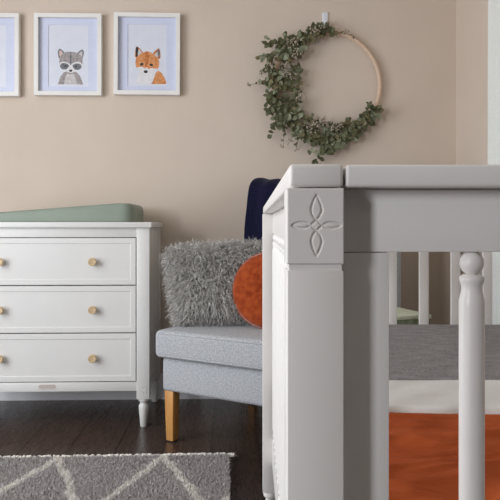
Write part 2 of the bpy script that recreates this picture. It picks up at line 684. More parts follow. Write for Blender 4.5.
def gentle(x, y, s):
    return noise.noise(Vector((x * 6, y * 5, s))) * 0.0014 + noise.noise(Vector((x * 18, y * 18, s))) * 0.001


Y_WHITE0, Y_WHITE1 = 0.424, 0.617
tag(spread('crib_blanket', 0.066, Y_WHITE0 + 0.002, 0.6165, 0.6000, 'orange', crinkle, 2.0, 150, 150),
    'crinkled rust orange blanket at the near end of the crib', 'blanket')
tag(spread('folded_sheet', Y_WHITE0 + 0.003, Y_WHITE1, 0.6225, 0.6000, 'sheet', gentle, 5.0, 60, 40, 0.012),
    'narrow white folded sheet across the crib between orange and grey blankets', 'sheet')
tag(spread('crib_blanket', Y_WHITE1 + 0.001, CL - 0.062, 0.6195, 0.6000, 'grey_weave', gentle, 9.0, 70, 70),
    'grey woven blanket with zigzag texture at the far end of the crib', 'blanket')

# ------------------------------------------------------------------ dresser
VF = -0.494
UR, _ = onplane(149.4, 300, VF)
UC, _ = onplane(47.0, 300, VF)
HW = UR - UC
DD = 0.468                                          # depth
dres = thing('dresser', 'white three drawer dresser with turned feet standing against the beige wall', 'dresser', room(UC, VF), YAW)
ZT0, ZT1 = 0.888, 0.913
PWD = 0.057
bm = bmesh.new()
box(bm, -HW - 0.011, HW + 0.011, -0.014, DD, ZT0, ZT1, 0.003, 3)
obj('top_panel', bm, 'white', dres)
FEET = [(0.0, 0.0), (0.013, 0.0), (0.0155, 0.003), (0.0215, 0.078), (0.0225, 0.092), (0.0195, 0.099), (0.0165, 0.104), (0.0165, 0.110), (0.0225, 0.116), (0.0238, 0.122), (0.022, 0.128)]
for sx in (-1, 1):
    for fr in (True, False):
        bm = bmesh.new()
        x0 = HW - PWD if sx > 0 else -HW
        y0 = 0 if fr else DD - 0.05
        box(bm, x0, x0 + PWD, y0, y0 + 0.05, 0.127, ZT0 + 0.001, 0.002)
        if fr:                                      # block mouldings at the head and the foot of the front post
            for zc in (0.166,):
                for k in range(4):
                    a = math.pi / 4 + k * math.pi / 2
                    cx, cz = x0 + PWD / 2 + 0.011 * math.cos(a), zc + 0.013 * math.sin(a)
                    tube(bm, [(cx + 0.007 * math.cos(t) , -0.0002, cz + 0.010 * math.sin(t)) for t in [j * math.pi / 6 for j in range(12)]], 0.0012, 5, closed=True)
        p = obj('corner_post', bm, 'white', dres)
        bm = bmesh.new(); lathe(bm, FEET, x0 + PWD / 2, y0 + 0.025)
        obj('foot', bm, 'white', p)
    # side panel with a frame and a bracketed lower edge
    bm = bmesh.new()
    xs = HW - 0.02 if sx > 0 else -HW + 0.006
    box(bm, xs, xs + 0.014, 0.05, DD - 0.05, 0.20, ZT0, 0.001)
    for ya, yb in ((0.05, 0.09), (DD - 0.09, DD - 0.05)):   # curved brackets
        pr = []
        for k in range(7):
            t = k / 6
            pr.append((t, 0.135 + 0.065 * math.sin(t * math.pi / 2)))
        fl = ya < 0.2
        pts = [((ya + (yb - ya) * t) if fl else (yb - (yb - ya) * t), z) for t, z in pr]
        A = [bm.verts.new((xs, y, z)) for y, z in pts]
        B = [bm.verts.new((xs + 0.014, y, z)) for y, z in pts]
        yt = ya if fl else yb
        A.append(bm.verts.new((xs, yt, 0.201))); B.append(bm.verts.new((xs + 0.014, yt, 0.201)))
        bm.faces.new(A); bm.faces.new(B)
        for i in range(len(A)):
            j = (i + 1) % len(A)
            bm.faces.new((A[i], A[j], B[j], B[i]))
    obj('side_panel', bm, 'white', dres)
XI = HW - PWD
bm = bmesh.new(); box(bm, -XI, XI, 0.003, 0.022, 0.8455, ZT0, 0.001)
obj('frieze_rail', bm, 'white', dres)
bm = bmesh.new(); box(bm, -XI, XI, 0.003, 0.022, 0.164, 0.2045, 0.0012)
apron = obj('apron', bm, 'white', dres)
bm = bmesh.new()                                    # small pill-shaped plate on the apron
box(bm, -0.036, 0.036, 0.0008, 0.004, 0.1765, 0.1965, 0.0)
bm.free(); bm = bmesh.new()
ring = []
for yy in (0.0008, 0.0040):
    r = []
    for k in range(24):
        a = 2 * math.pi * k / 24
        cx = 0.028 if math.cos(a) >= 0 else -0.028
        r.append(bm.verts.new((cx + 0.0095 * math.cos(a), yy, 0.186 + 0.0095 * math.sin(a))))
    ring.append(r)
bm.faces.new(ring[0]); bm.faces.new(ring[1])
for k in range(24):
    bm.faces.new((ring[0][k], ring[0][(k + 1) % 24], ring[1][(k + 1) % 24], ring[1][k]))
pl = obj('nameplate', bm, 'metal', dres)
bm = bmesh.new(); box(bm, -XI - 0.002, XI + 0.002, 0.055, DD - 0.02, 0.21, 0.84); box(bm, -XI - 0.01, XI + 0.01, DD - 0.02, DD - 0.006, 0.2, ZT0)
obj('carcass', bm, 'white', dres)


def knob_mesh(r=0.0185):
    t = bmesh.new()
    lathe(t, [(0.0, 0.0), (0.008, 0.0), (0.0075, 0.010), (0.010, 0.013), (r - 0.001, 0.016), (r, 0.018), (r, 0.025), (r - 0.003, 0.0275), (r - 0.006, 0.0265), (0.0, 0.0262)], 0, 0, 0, 24)
    bmesh.ops.rotate(t, verts=t.verts, cent=(0, 0, 0), matrix=Matrix.Rotation(math.pi / 2, 3, 'X'))
    return t


KX, _ = onplane(93.2, 260, VF)
KX -= UC
for zb, zt in ((0.6345, 0.8435), (0.4235, 0.6315), (0.2075, 0.4205)):
    d = bmesh.new()
    g = 0.0030
    zb, zt = zb + 0.0006, zt - 0.0012
    x0, x1 = -XI + g, XI - g
    # one moulded front: eased edge, flat lip, small ogee step down to the field
    prev = None
    for ins, yy in ((0.0, 0.024), (0.0, 0.0016), (0.0005, 0.0006), (0.0016, 0.0), (0.0225, 0.0), (0.0232, 0.0006), (0.0245, 0.0010), (0.0250, 0.0026), (0.0256, 0.0030)):
        cur = [d.verts.new(p) for p in ((x0 + ins, yy, zb + ins), (x1 - ins, yy, zb + ins), (x1 - ins, yy, zt - ins), (x0 + ins, yy, zt - ins))]
        if prev is None:
            d.faces.new(cur)
        else:
            for q in range(4):
                d.faces.new((prev[q], prev[(q + 1) % 4], cur[(q + 1) % 4], cur[q]))
        prev = cur
    d.faces.new(prev)
    dr = obj('drawer', d, 'white', dres, angle=8)
    for s in (-1, 1):
        k = obj('knob', knob_mesh(), 'knob', dr, (s * KX, 0.0030, (zb + zt) / 2 - 0.001))
        k['label'] = 'light wooden knob'

# changing mat on the dresser
UM1, _ = onplane(139.5, 215, VF + 0.24)
UM0 = UM1 - 0.80
bm = bmesh.new()
NXM, NYM = 60, 30


def mat_h(s, t):
    end = 0.029 + 0.056 * min(1.0, s / 0.9)
    dip = 0.012 * max(0, 1 - (abs(t - 0.5) / 0.36) ** 2) * max(0, 1 - s * 1.2)
    return end - dip


vs_t, vs_b = [], []
WM, DM, RC = UM1 - UM0, 0.40, 0.05


def rrect(s, t):
    """square to rounded rectangle plan"""
    x, y = (s - 0.5) * WM, (t - 0.5) * DM
    hx, hy = WM / 2 - RC, DM / 2 - RC
    qx, qy = max(0, abs(x) - hx), max(0, abs(y) - hy)
    m_ = max(qx, qy)
    l_ = math.hypot(qx, qy)
    k = m_ / l_ if l_ > 1e-9 else 1
    return (math.copysign(min(abs(x), hx) + qx * k, x), math.copysign(min(abs(y), hy) + qy * k, y))


def ease(t):
    """denser rows at both borders"""
    return 0.5 - 0.5 * math.cos(math.pi * t)


def mtop(a, b):
    s, t = ease(a), ease(b)
    x, y = rrect(s, t)
    e = min(s * WM, (1 - s) * WM, t * DM, (1 - t) * DM)
    h = mat_h(s, t)
    r = 0.022
    k = math.sqrt(max(0, 1 - max(0, 1 - e / r) ** 2))
    return (x, y, 0.010 + (h - 0.010) * (0.55 + 0.45 * k))


vs = sheet(bm, NXM, NYM, mtop)
rim = [vs[0][i] for i in range(NXM + 1)] + [vs[j][NXM] for j in range(1, NYM + 1)] + \
      [vs[NYM][i] for i in range(NXM - 1, -1, -1)] + [vs[j][0] for j in range(NYM - 1, 0, -1)]
low = [bm.verts.new((v.co.x * 0.995, v.co.y * 0.99, 0.0015)) for v in rim]
for i in range(len(rim)):
    k = (i + 1) % len(rim)
    bm.faces.new((rim[i], rim[k], low[k], low[i]))
bm.faces.new(low)
tag(obj('changing_mat', bm, 'sage', None, room((UM0 + UM1) / 2, VF + 0.235, ZT1), YAW, angle=50),
    'sage green contoured changing mat lying on the white dresser', 'changing mat')

# ------------------------------------------------------------------ framed animal prints
M['ink_black'] = speckle('ink_black', srgb(46, 44, 46), srgb(66, 64, 66), 70, 0.5)
M['ink_dark'] = speckle('ink_charcoal', srgb(98, 100, 106), srgb(134, 136, 142), 90, 0.5)
M['ink_grey'] = speckle('ink_grey', srgb(146, 138, 138), srgb(182, 174, 174), 80, 0.5)
M['ink_pale'] = speckle('ink_pale_grey', srgb(198, 192, 192), srgb(222, 216, 216), 80, 0.5)
M['ink_white'] = speckle('ink_white', srgb(228, 226, 228), srgb(238, 236, 238), 60, 0.5)
M['ink_orange'] = speckle('ink_orange', srgb(206, 126, 70), srgb(232, 168, 116), 80, 0.5)
M['ink_rust'] = speckle('ink_rust', srgb(186, 106, 56), srgb(212, 138, 84), 80, 0.5)
M['ink_pink'] = speckle('ink_pink', srgb(214, 184, 178), srgb(226, 200, 194), 80, 0.5)
INKS = ['ink_black', 'ink_dark', 'ink_grey', 'ink_pale', 'ink_white', 'ink_orange', 'ink_rust', 'ink_pink']


def blob(pts, k=6):
    """closed smooth outline through pts"""
    n = len(pts)
    out = []
    for i in range(n):
        p0, p1, p2, p3 = (Vector((*pts[(i + j) % n], 0)) for j in (-1, 0, 1, 2))
        for s in range(k):
            t = s / k
            out.append(0.5 * ((2 * p1) + (p2 - p0) * t + (2 * p0 - 5 * p1 + 4 * p2 - p3) * t * t + (3 * p1 - p0 - 3 * p2 + p3) * t ** 3))
    return out


def ell(cx, cy, rx, ry, rot=0, n=10):
    r = math.radians(rot)
    return [(cx + rx * math.cos(a) * math.cos(r) - ry * math.sin(a) * math.sin(r), cy + rx * math.cos(a) * math.sin(r) + ry * math.sin(a) * math.cos(r)) for a in [2 * math.pi * i / n for i in range(n)]]


# shapes in photograph pixels about the picture's centre (x right, y down), drawn back to front
RACCOON = [
    ('ink_grey', [(-9.8, 36), (-9.6, 25), (-7, 20), (-4, 17), (7, 17), (10.4, 20), (13, 25), (13.2, 36)]),
    ('ink_pale', [(-4, 35), (-3, 21), (1, 19), (6, 20), (7.5, 35)]),
    ('ink_dark', [(-9.8, 3), (-11, -3), (-9.5, -6.6), (-6.5, -5), (-3.4, -1), (-6, 3)]), ('ink_pink', [(-8.8, 2), (-9.6, -3), (-8.8, -5), (-6.8, -3.4), (-5, 0), (-6.5, 2.6)]),
    ('ink_dark', [(13.6, 3), (15.2, -2), (14.2, -5.8), (11, -4.6), (8, -1), (10, 3)]), ('ink_pale', [(12.8, 2.4), (14, -2), (13.2, -4.4), (11.2, -3), (9.4, 0), (10.6, 2.6)]),
    ('ink_grey', [(-9.5, 7), (-8.5, 1), (-4, -2.8), (1.8, -3.6), (8, -2.6), (13, 1.4), (13.8, 7), (12.5, 11.5), (8, 15), (4.5, 18), (2, 19), (-1, 18), (-4, 15), (-8.5, 12)]),
    ('ink_white', [(-9.2, 8.6), (-6, 6.4), (-1, 7.6), (1.9, 8.8), (5, 7.6), (10, 6.4), (13.2, 8.8), (12.6, 12.4), (8, 15.6), (2, 17.6), (-4, 15.6), (-8.6, 12.6)]),
    ('ink_dark', [(-8.9, 11), (-7, 8.2), (-3, 8.2), (0, 10), (-0.4, 12.6), (-3, 14.4), (-7, 14)]),
    ('ink_dark', [(12.9, 11.4), (11, 8.6), (7, 8.4), (4, 10), (4.4, 12.8), (7, 14.6), (11, 14.2)]),
    ('ink_dark', [(1.3, -2), (2.6, -2), (2.8, 8), (2.0, 10), (1.2, 8)]),
    ('ink_black', ell(-3.2, 11, 1.1, 1.0)), ('ink_black', ell(7.4, 11.2, 1.1, 1.0)),
    ('ink_white', [(-1.6, 14.2), (0.4, 11.2), (2, 10.6), (3.8, 11.2), (5.4, 14.2), (4.2, 17), (2, 18), (-0.4, 17)]),
    ('ink_black', ell(2.0, 15.6, 1.7, 1.2)),
]
FOX = [
    ('ink_white', [(-9.5, 36), (-9.5, 22), (-7, 17), (-4, 16), (6, 16), (7, 22), (5, 36)]),
    ('ink_orange', [(4, 36), (7, 23), (9, 17.5), (12, 16.5), (15.5, 20), (19, 27), (22, 36)]),
    ('ink_rust', [(-11.8, 3), (-12.2, -4), (-11, -8), (-8.5, -7), (-5, -3), (-4, 1)]),
    ('ink_black', [(-11.8, -3.5), (-11.3, -7.6), (-9.6, -7.4), (-9.2, -4), (-9.6, 1), (-11.4, 2)]),
    ('ink_pale', [(-9.6, -1), (-8.4, -5.6), (-6, -2.6), (-6, 0.6), (-9, 2)]),
    ('ink_rust', [(12.4, 4), (13, -2), (12, -6.4), (9.6, -5.6), (6, -2), (5, 1.6)]),
    ('ink_dark', [(12.2, 2), (12.4, -3), (11.4, -5.6), (9.8, -4), (10.4, 1)]),
    ('ink_pale', [(10.2, 2.6), (10, -2.6), (8, -1.4), (6.6, 1.6)]),
    ('ink_orange', [(-12, 9), (-11, 3), (-7, -0.5), (-2, -3), (2.5, -2.8), (7, 0.2), (11, 4), (12, 9), (10.6, 14), (6.5, 17), (3, 20), (-1, 20.5), (-5, 17.5), (-10, 14.4)]),
    ('ink_white', [(-10.4, 13.6), (-7, 12.4), (-4.4, 12.6), (-2.6, 14.4), (-1, 12.6), (1.2, 14.4), (4, 13.4), (8, 14), (10, 14.4), (6, 18), (2.6, 21), (-1.2, 21.5), (-5.4, 18.6)]),
    ('ink_rust', [(-2, -2.6), (1, -2.6), (1.4, 6), (0, 11), (-2.2, 11), (-2.6, 4)]),
    ('ink_black', ell(-5.6, 9.6, 2.0, 1.3, -10)), ('ink_black', ell(4.0, 10.2, 1.9, 1.2, 10)),
    ('ink_black', ell(-1.6, 17.2, 2.0, 1.5)),
]
OTHER = [   # the print cut by the photograph's left border: only a dark ear tip shows
    ('ink_grey', [(-8, 36), (-8, 20), (-3, 15), (6, 15), (10, 21), (11, 36)]),
    ('ink_grey', ell(2, 8, 9, 9)),
    ('ink_dark', ell(-6, 0, 3, 6, 15)), ('ink_dark', ell(9.8, 2, 2.8, 5, -15)),
    ('ink_pale', ell(4, 13, 6, 4.5)), ('ink_black', ell(4, 11, 1.8, 1.3)), ('ink_black', ell(0, 6, 1.2, 1.2)), ('ink_black', ell(8, 6, 1.2, 1.2)),
]


def framed(x0, x1, y0, y1, art, label, tilt=0.0):
    v = -0.036
    ua, zt = onplane(x0, y0, v)
    ub, zb = onplane(x1, y1, v)
    uc, zc = (ua + ub) / 2, (zt + zb) / 2
    W, H = ub - ua, zt - zb
    px = W / (x1 - x0)
    t = thing('picture_frame', label, 'picture', room(uc, 0, zc), YAW, 'framed animal prints')
    t.rotation_euler = (0, tilt, YAW)
    bw, dep = 0.0205, 0.036
    bm = bmesh.new()
    # mitred frame: outer rect, inner rect, front and back
    for k in range(4):
        sg = [(-1, -1), (1, -1), (1, 1), (-1, 1)]
        a, b = sg[k], sg[(k + 1) % 4]
        o0, o1 = Vector((a[0] * W / 2, 0, a[1] * H / 2)), Vector((b[0] * W / 2, 0, b[1] * H / 2))
        i0 = Vector((a[0] * (W / 2 - bw), 0, a[1] * (H / 2 - bw)))
        i1 = Vector((b[0] * (W / 2 - bw), 0, b[1] * (H / 2 - bw)))
        F_, B_ = Vector((0, -dep, 0)), Vector((0, -0.002, 0))
        q = [bm.verts.new(p) for p in (o0 + F_, o1 + F_, i1 + F_, i0 + F_, o0 + B_, o1 + B_, i1 + B_, i0 + B_)]
        for f in ((0, 1, 2, 3), (4, 5, 6, 7), (0, 1, 5, 4), (2, 3, 7, 6), (1, 2, 6, 5), (3, 0, 4, 7)):
            bm.faces.new([q[j] for j in f])
    obj('frame', bm, 'frame', t, flat=True)
    bm = bmesh.new()                                # mount: board with a window cut in it
    mx, my0, my1 = 9.3 * px, 6.5 * px, 5.5 * px
    iw, ih = W / 2 - bw, H / 2 - bw
    ax0, ax1, az0, az1 = -iw + mx, iw - mx - 0.004, -ih + my1, ih - my0
    for (p, q, r, s) in ((-iw, iw, az1, ih), (-iw, iw, -ih, az0), (-iw, ax0, az0, az1), (ax1, iw, az0, az1)):
        box(bm, p, q, -0.0135, -0.0105, r, s)
    obj('mount_board', bm, 'board', t, flat=True)
    bm = bmesh.new()
    box(bm, -iw, iw, -0.0105, -0.004, -ih, ih)
    sh = obj('print_sheet', bm, 'paper', t, flat=True)
    bm = bmesh.new()
    for n, (ink, pts) in enumerate(art):
        y = -0.0107 - 0.00006 * n
        smooth = blob(pts, 4)
        lo, hi = max(az0, -29.6 * px), az1
        vv = [bm.verts.new((max(ax0, min(ax1, p.x * px)), y, max(lo + 0.0002, min(hi, -p.y * px)))) for p in smooth]
        c = bm.verts.new((sum(q.co.x for q in vv) / len(vv), y, sum(q.co.z for q in vv) / len(vv)))
        for i in range(len(vv)):
            f = bm.faces.new((vv[i], vv[(i + 1) % len(vv)], c))
            f.material_index = INKS.index(ink)
    obj('animal_picture', bm, INKS, sh, flat=True, normals=False)
    return t


framed(33.8, 101.2, 12.7, 95.2, RACCOON, 'white framed raccoon print, between two other framed animal prints')
framed(113.6, 179.8, 12.2, 94.6, FOX, 'white framed orange fox print, the right-hand picture of the row', 0.004)
framed(-48.0, 18.6, 12.4, 95.8, OTHER, 'white framed print cut off by the left border of the photo')

# ------------------------------------------------------------------ wreath and its hook
V_W = -0.022
wu, wz = onplane(327.0, 85.0, V_W)
u1, _ = onplane(380.0, 85.0, V_W)
RH = u1 - wu
PW_ = RH / 53.0
wre = thing('wreath', 'round eucalyptus wreath on a pale wooden hoop hanging on the wall', 'wreath', room(wu, V_W, wz), YAW)
bm = bmesh.new()
tube(bm, [(RH * math.cos(a), 0, RH * math.sin(a)) for a in [2 * math.pi * k / 96 for k in range(96)]], 0.0105, 12, closed=True)
obj('hoop', bm, 'hoop', wre)

OUT = [(80, 57), (95, 56), (105, 58), (120, 64), (135, 72), (144, 77), (160, 76), (172, 70), (180, 66), (200, 70), (225, 72), (240, 65), (250, 62), (262, 63), (275, 63), (290, 62), (310, 58), (330, 55), (336, 53)]
INN = [(80, 49), (95, 47), (110, 43), (135, 33), (160, 26), (180, 25), (205, 27), (225, 31), (250, 34), (270, 33), (285, 36), (300, 40), (315, 44), (330, 49), (336, 51)]


def env(tab, a):
    for (a0, r0), (a1, r1) in zip(tab, tab[1:]):
        if a0 <= a <= a1:
            return r0 + (r1 - r0) * (a - a0) / (a1 - a0)
    return tab[0][1] if a < tab[0][0] else tab[-1][1]


def leaf(bm, p, d, nrm, L, Wd, mat):
    d = d.normalized()
    s = d.cross(nrm).normalized()
    nn = s.cross(d).normalized()
    rows = [(0.0, 0.06), (0.22, 0.62), (0.5, 1.0), (0.78, 0.72), (1.0, 0.05)]
    L_, R_, C_ = [], [], []
    for t, w in rows:
        c = p + d * (L * t) - nn * (0.18 * L * t * t)
        C_.append(bm.verts.new(c))
        L_.append(bm.verts.new(c + s * (w * Wd / 2) + nn * (0.12 * Wd * w)))
        R_.append(bm.verts.new(c - s * (w * Wd / 2) + nn * (0.12 * Wd * w)))
    for i in range(len(rows) - 1):
        for A, B in ((L_, C_), (C_, R_)):
            bm.faces.new((A[i], A[i + 1], B[i + 1], B[i])).material_index = mat


rw = random.Random(11)


def polar(a, r, dep):
    a = math.radians(a)
    return Vector((r * PW_ * math.cos(a), -dep, r * PW_ * math.sin(a)))


def sprig(P0, P1, nl, size, mats, sag=0.02):
    bm = bmesh.new()
    mid = (P0 + P1) / 2 + Vector((rw.uniform(-.01, .01), -0.012, rw.uniform(-.01, .01)))
    pts = []
    for k in range(9):
        t = k / 8
        pts.append(P0 * (1 - t) ** 2 + mid * 2 * t * (1 - t) + P1 * t * t)
    tube(bm, pts, [0.0016 - 0.0009 * k / 8 for k in range(9)], 5, mat=0)
    for k in range(nl):
        t = 0.12 + 0.88 * (k / max(1, nl - 1))
        i = min(7, int(t * 8))
        p = pts[i].lerp(pts[i + 1], t * 8 - i)
        ax = (pts[i + 1] - pts[i]).normalized()
        ph = rw.uniform(0, 2 * math.pi)
        side = Vector((math.cos(ph), 0, math.sin(ph)))
        dd = (ax * rw.uniform(0.1, 0.8) + side * 0.9 + Vector((0, rw.uniform(-0.5, 0.25), 0)))
        nr = Vector((rw.uniform(-.6, .6), -1, rw.uniform(-.5, .7)))
        sz = size * rw.uniform(0.75, 1.25) * (1.0 - 0.35 * t)
        leaf(bm, p, dd, nr, sz, sz * rw.uniform(0.62, 0.95), rw.choice(mats))
    for v in bm.verts:                              # nothing pokes into the wall
        v.co.y = min(v.co.y, -V_W - 0.028)
    return obj('eucalyptus_sprig', bm, ['twig', 'leaf1', 'leaf2', 'leaf3'], wre, normals=False)


SP = []
for k in range(84):
    a0 = 92 + (332 - 92) * (k + rw.random()) / 84
    a1 = max(82, min(335, a0 + rw.uniform(-24, 24)))
    outer = rw.random() < 0.60
    r1 = env(OUT, a1) * rw.uniform(0.80, 0.97) if outer else env(INN, a1) + rw.uniform(1.5, 9)
    r0 = 53 + rw.uniform(-4, 4)
    if abs(r1 - r0) < 14 and not 95 < a0 < 320:
        r1 = r0 + (5 if outer else -3)
        a1 = max(83, min(333, a0 + rw.choice((-1, 1)) * 14))
    sprig(polar(a0, r0, rw.uniform(0.004, 0.02)), polar(a1, r1, rw.uniform(0.012, 0.06)), rw.randint(10, 14),
          rw.uniform(0.030, 0.042), rw.choice(([1, 1, 3], [1, 2, 1], [2, 1, 3], [1, 1, 1])))
for (ax, ay), (bx, by), n, s in (((268, 86), (247, 87), 5, 0.026), ((292, 66), (266, 38), 7, 0.030), ((298, 50), (284, 35), 7, 0.034), ((345, 134), (312, 162), 17, 0.050),
                                 ((350, 132), (317, 155), 16, 0.048), ((340, 132), (308, 150), 12, 0.044), ((355, 130), (338, 146), 12, 0.044), ((362, 122), (374, 110), 8, 0.030), ((300, 50), (262, 57), 10, 0.036),
                                 ((292, 105), (272, 136), 12, 0.042), ((335, 34), (352, 38), 6, 0.018), ((300, 125), (296, 148), 8, 0.022), ((288, 112), (283, 146), 8, 0.022),
                                 ((300, 118), (282, 122), 12, 0.046), ((292, 122), (276, 126), 11, 0.044)):
    sprig(Vector(((ax - 327) * PW_, -0.015, (85 - ay) * PW_)), Vector(((bx - 327) * PW_, -0.035, (85 - by) * PW_)), n, s, [1, 1, 2])

ICO = bmesh.new(); bmesh.ops.create_icosphere(ICO, subdivisions=1, radius=1.0)
ICV = [v.co.copy() for v in ICO.verts]; ICF = [[v.index for v in f.verts] for f in ICO.faces]
ICO.free()


def berries(cx, cy, n, spr):
    P = Vector(((cx - 327) * PW_, -0.062, (85 - cy) * PW_))
    verts, faces, idx = [], [], []
    bm = bmesh.new()
    for k in range(n):
        q = P + Vector((rw.gauss(0, spr), rw.uniform(-0.018, 0.010), rw.gauss(0, spr * 0.7)))
        tube(bm, [P + Vector((0, 0.025, 0)), (P + q) / 2 + Vector((0, 0.01, 0)), q], 0.0007, 4, mat=1)
        r = rw.uniform(0.0032, 0.0052)
        vs_ = [bm.verts.new(q + c * r) for c in ICV]
        for f in ICF:
            bm.faces.new([vs_[i] for i in f]).material_index = 0
    obj('berry_cluster', bm, ['berry', 'twig'], wre)


for c in ((293, 45, 34, 0.020), (313, 34, 26, 0.016), (296, 58, 26, 0.018), (318, 123, 44, 0.022), (335, 128, 34, 0.018), (288, 78, 22, 0.018), (262, 76, 12, 0.012),
          (284, 70, 18, 0.018), (299, 100, 22, 0.014), (290, 142, 10, 0.012), (281, 148, 6, 0.008), (296, 150, 6, 0.008), (248, 87, 5, 0.006), (270, 70, 12, 0.012), (344, 36, 10, 0.008), (310, 130, 24, 0.016)):
    berries(*c)

hu, hz = onplane(325.0, 20.0, -0.005)
hk = thing('wall_hook', 'small white adhesive hook on the wall above the wreath', 'hook', room(hu, 0, hz), YAW)
bm = bmesh.new(); box(bm, -0.016, 0.016, -0.008, -0.001, -0.036, 0.040, 0.0035, 3)
obj('hook_plate', bm, 'hook', hk)
bm = bmesh.new()
tube(bm, [(0, -0.006, 0.0), (0, -0.016, -0.012), (0, -0.022, -0.026), (0, -0.032, -0.032), (0, -0.040, -0.024), (0, -0.043, -0.012)], 0.0055, 8)
obj('hook_prong', bm, 'hook', hk)

# ------------------------------------------------------------------ armchair
A_C = math.radians(-31.1)
P0 = Vector((-0.375, 2.715, 0))
CWD, SD, BD = 0.79, 0.60, 0.13
chair = thing('armless_chair', 'light grey upholstered armless chair with oak legs beside the dresser', 'chair', P0, A_C)
bm = bmesh.new()
box(bm, 0, CWD, 0, 0.72, 0.212, 0.351, 0.016, 4)
obj('seat_base', bm, 'fabric', chair, angle=60)
bm = bmesh.new()


def puff(co):
    s = (co.x + 0.02) / (CWD + 0.04)
    t = (co.y + 0.03) / (SD + 0.03)
    k = max(0, math.sin(math.pi * min(1, max(0, s)))) ** 0.6 * max(0, math.sin(math.pi * min(1, max(0, t)))) ** 0.6
    z = co.z + (0.012 * k if co.z > 0.42 else 0)
    return Vector((co.x, co.y, z))


t = bmesh.new()
bmesh.ops.create_cube(t, size=1.0)
for v in t.verts:
    v.co = Vector((CWD / 2 + v.co.x * (CWD + 0.036), (SD - 0.032) / 2 + v.co.y * (SD + 0.028), 0.4095 + v.co.z * 0.112))
bmesh.ops.bevel(t, geom=list(t.edges), offset=0.024, segments=5, affect='EDGES', profile=0.55)
bmesh.ops.subdivide_edges(t, edges=[e for e in t.edges if e.calc_length() > 0.2], cuts=14, use_grid_fill=True)
for v in t.verts:
    v.co = puff(v.co)
merge(bm, t)
cush = obj('seat_cushion', bm, 'fabric', chair, angle=60)
bm = bmesh.new()                                    # piping round the cushion's front and side edges
for z in (0.4555, 0.3645):
    tube(bm, [(CWD + 0.0145, SD - 0.04, z), (CWD + 0.0145, -0.010, z), (CWD - 0.004, -0.0265, z), (0.004, -0.0265, z), (-0.0145, -0.010, z), (-0.0145, SD - 0.04, z)], 0.0035, 6)
obj('piping', bm, 'fabric', cush)


def back_top(x):
    s = x / CWD
    return 1.093 + 0.020 * max(0.0, 1 - s / 0.30) ** 1.2 + 0.024 * max(0.0, (s - 0.70) / 0.30) ** 1.2


def back_shape(co):
    """rake and crown the backrest"""
    h = (co.z - 0.37) / 0.735
    x, y, z = co
    y += 0.045 * h
    inset = 0.060 * h
    x = x + inset * (1 - x / CWD) - 0.012 * h * x / CWD
    if h > 0.5:
        z += (back_top(x) - 1.105) * (h - 0.5) * 2
    return Vector((x, y, z))


t = bmesh.new()
bmesh.ops.create_cube(t, size=1.0)
for v in t.verts:
    v.co = Vector((CWD / 2 + v.co.x * CWD, SD + BD / 2 + v.co.y * BD, 0.7375 + v.co.z * 0.735))
bmesh.ops.bevel(t, geom=list(t.edges), offset=0.045, segments=6, affect='EDGES', profile=0.5)
bmesh.ops.subdivide_edges(t, edges=[e for e in t.edges if e.calc_length() > 0.2], cuts=12, use_grid_fill=True)
for v in t.verts:
    v.co = back_shape(v.co)
bm = bmesh.new(); merge(bm, t)
obj('backrest', bm, 'fabric', chair, angle=60)


def leg_mesh(x, y):
    t = bmesh.new()
    bmesh.ops.create_cube(t, size=1.0)
    for v in t.verts:
        w = 0.046 if v.co.z > 0 else 0.036
        v.co = Vector((x + v.co.x * w, y + v.co.y * w, 0.109 + v.co.z * 0.208))
    bmesh.ops.bevel(t, geom=list(t.edges), offset=0.002, segments=2, affect='EDGES', profile=0.5)
    return t


for lx, ly in ((0.030, 0.032), (CWD - 0.030, 0.032), (0.030, 0.685), (CWD - 0.030, 0.685)):
    lg = obj('leg', leg_mesh(lx, ly), 'oak', chair)
    bm = bmesh.new(); box(bm, lx - 0.015, lx + 0.015, ly - 0.015, ly + 0.015, 0, 0.006, 0.001)
    obj('glide', bm, 'glide', lg)

# navy throw over the left shoulder of the backrest (in the chair's axes)
bm = bmesh.new()
rt = random.Random(3)
prof = []                                           # distance-parametrised path: up the front, over the top, down the back
TH = 0.016
for k in range(15):
    prof.append((SD - TH, 0.805 + (1.06 - 0.805) * k / 14, 'f'))
for k in range(1, 12):
    a = math.pi - math.pi * k / 12
    prof.append((SD + BD / 2 + (BD / 2 + TH) * math.cos(a), 1.06 + (0.045 + TH) * math.sin(a) ** 0.8, 't'))
for k in range(10):
    prof.append((SD + BD + TH, 1.06 - 0.20 * k / 9, 'b'))
XT0, XT1 = -0.010, 0.285


def thr(off):
    def fn(s, tt):
        i = min(len(prof) - 2, int(tt * (len(prof) - 1)))
        q = tt * (len(prof) - 1) - i
        y = prof[i][0] + (prof[i + 1][0] - prof[i][0]) * q
        z = prof[i][1] + (prof[i + 1][1] - prof[i][1]) * q
        cy, cz = SD + BD / 2, min(z, 1.05)
        dv = Vector((0, y - cy, z - cz)).normalized()
        x = XT0 + (XT1 - XT0) * s
        fold = 0.004 * math.sin(s * 19 + 1.5 * math.sin(tt * 5)) + 0.003 * noise.noise(Vector((s * 7, tt * 9, 2)))
        d = dv * (off + 0.004 + fold)
        p = Vector((x, y, z)) + d
        p.x += 0.003 * noise.noise(Vector((s * 3, tt * 11, 8)))
        return back_shape(p)
    return fn


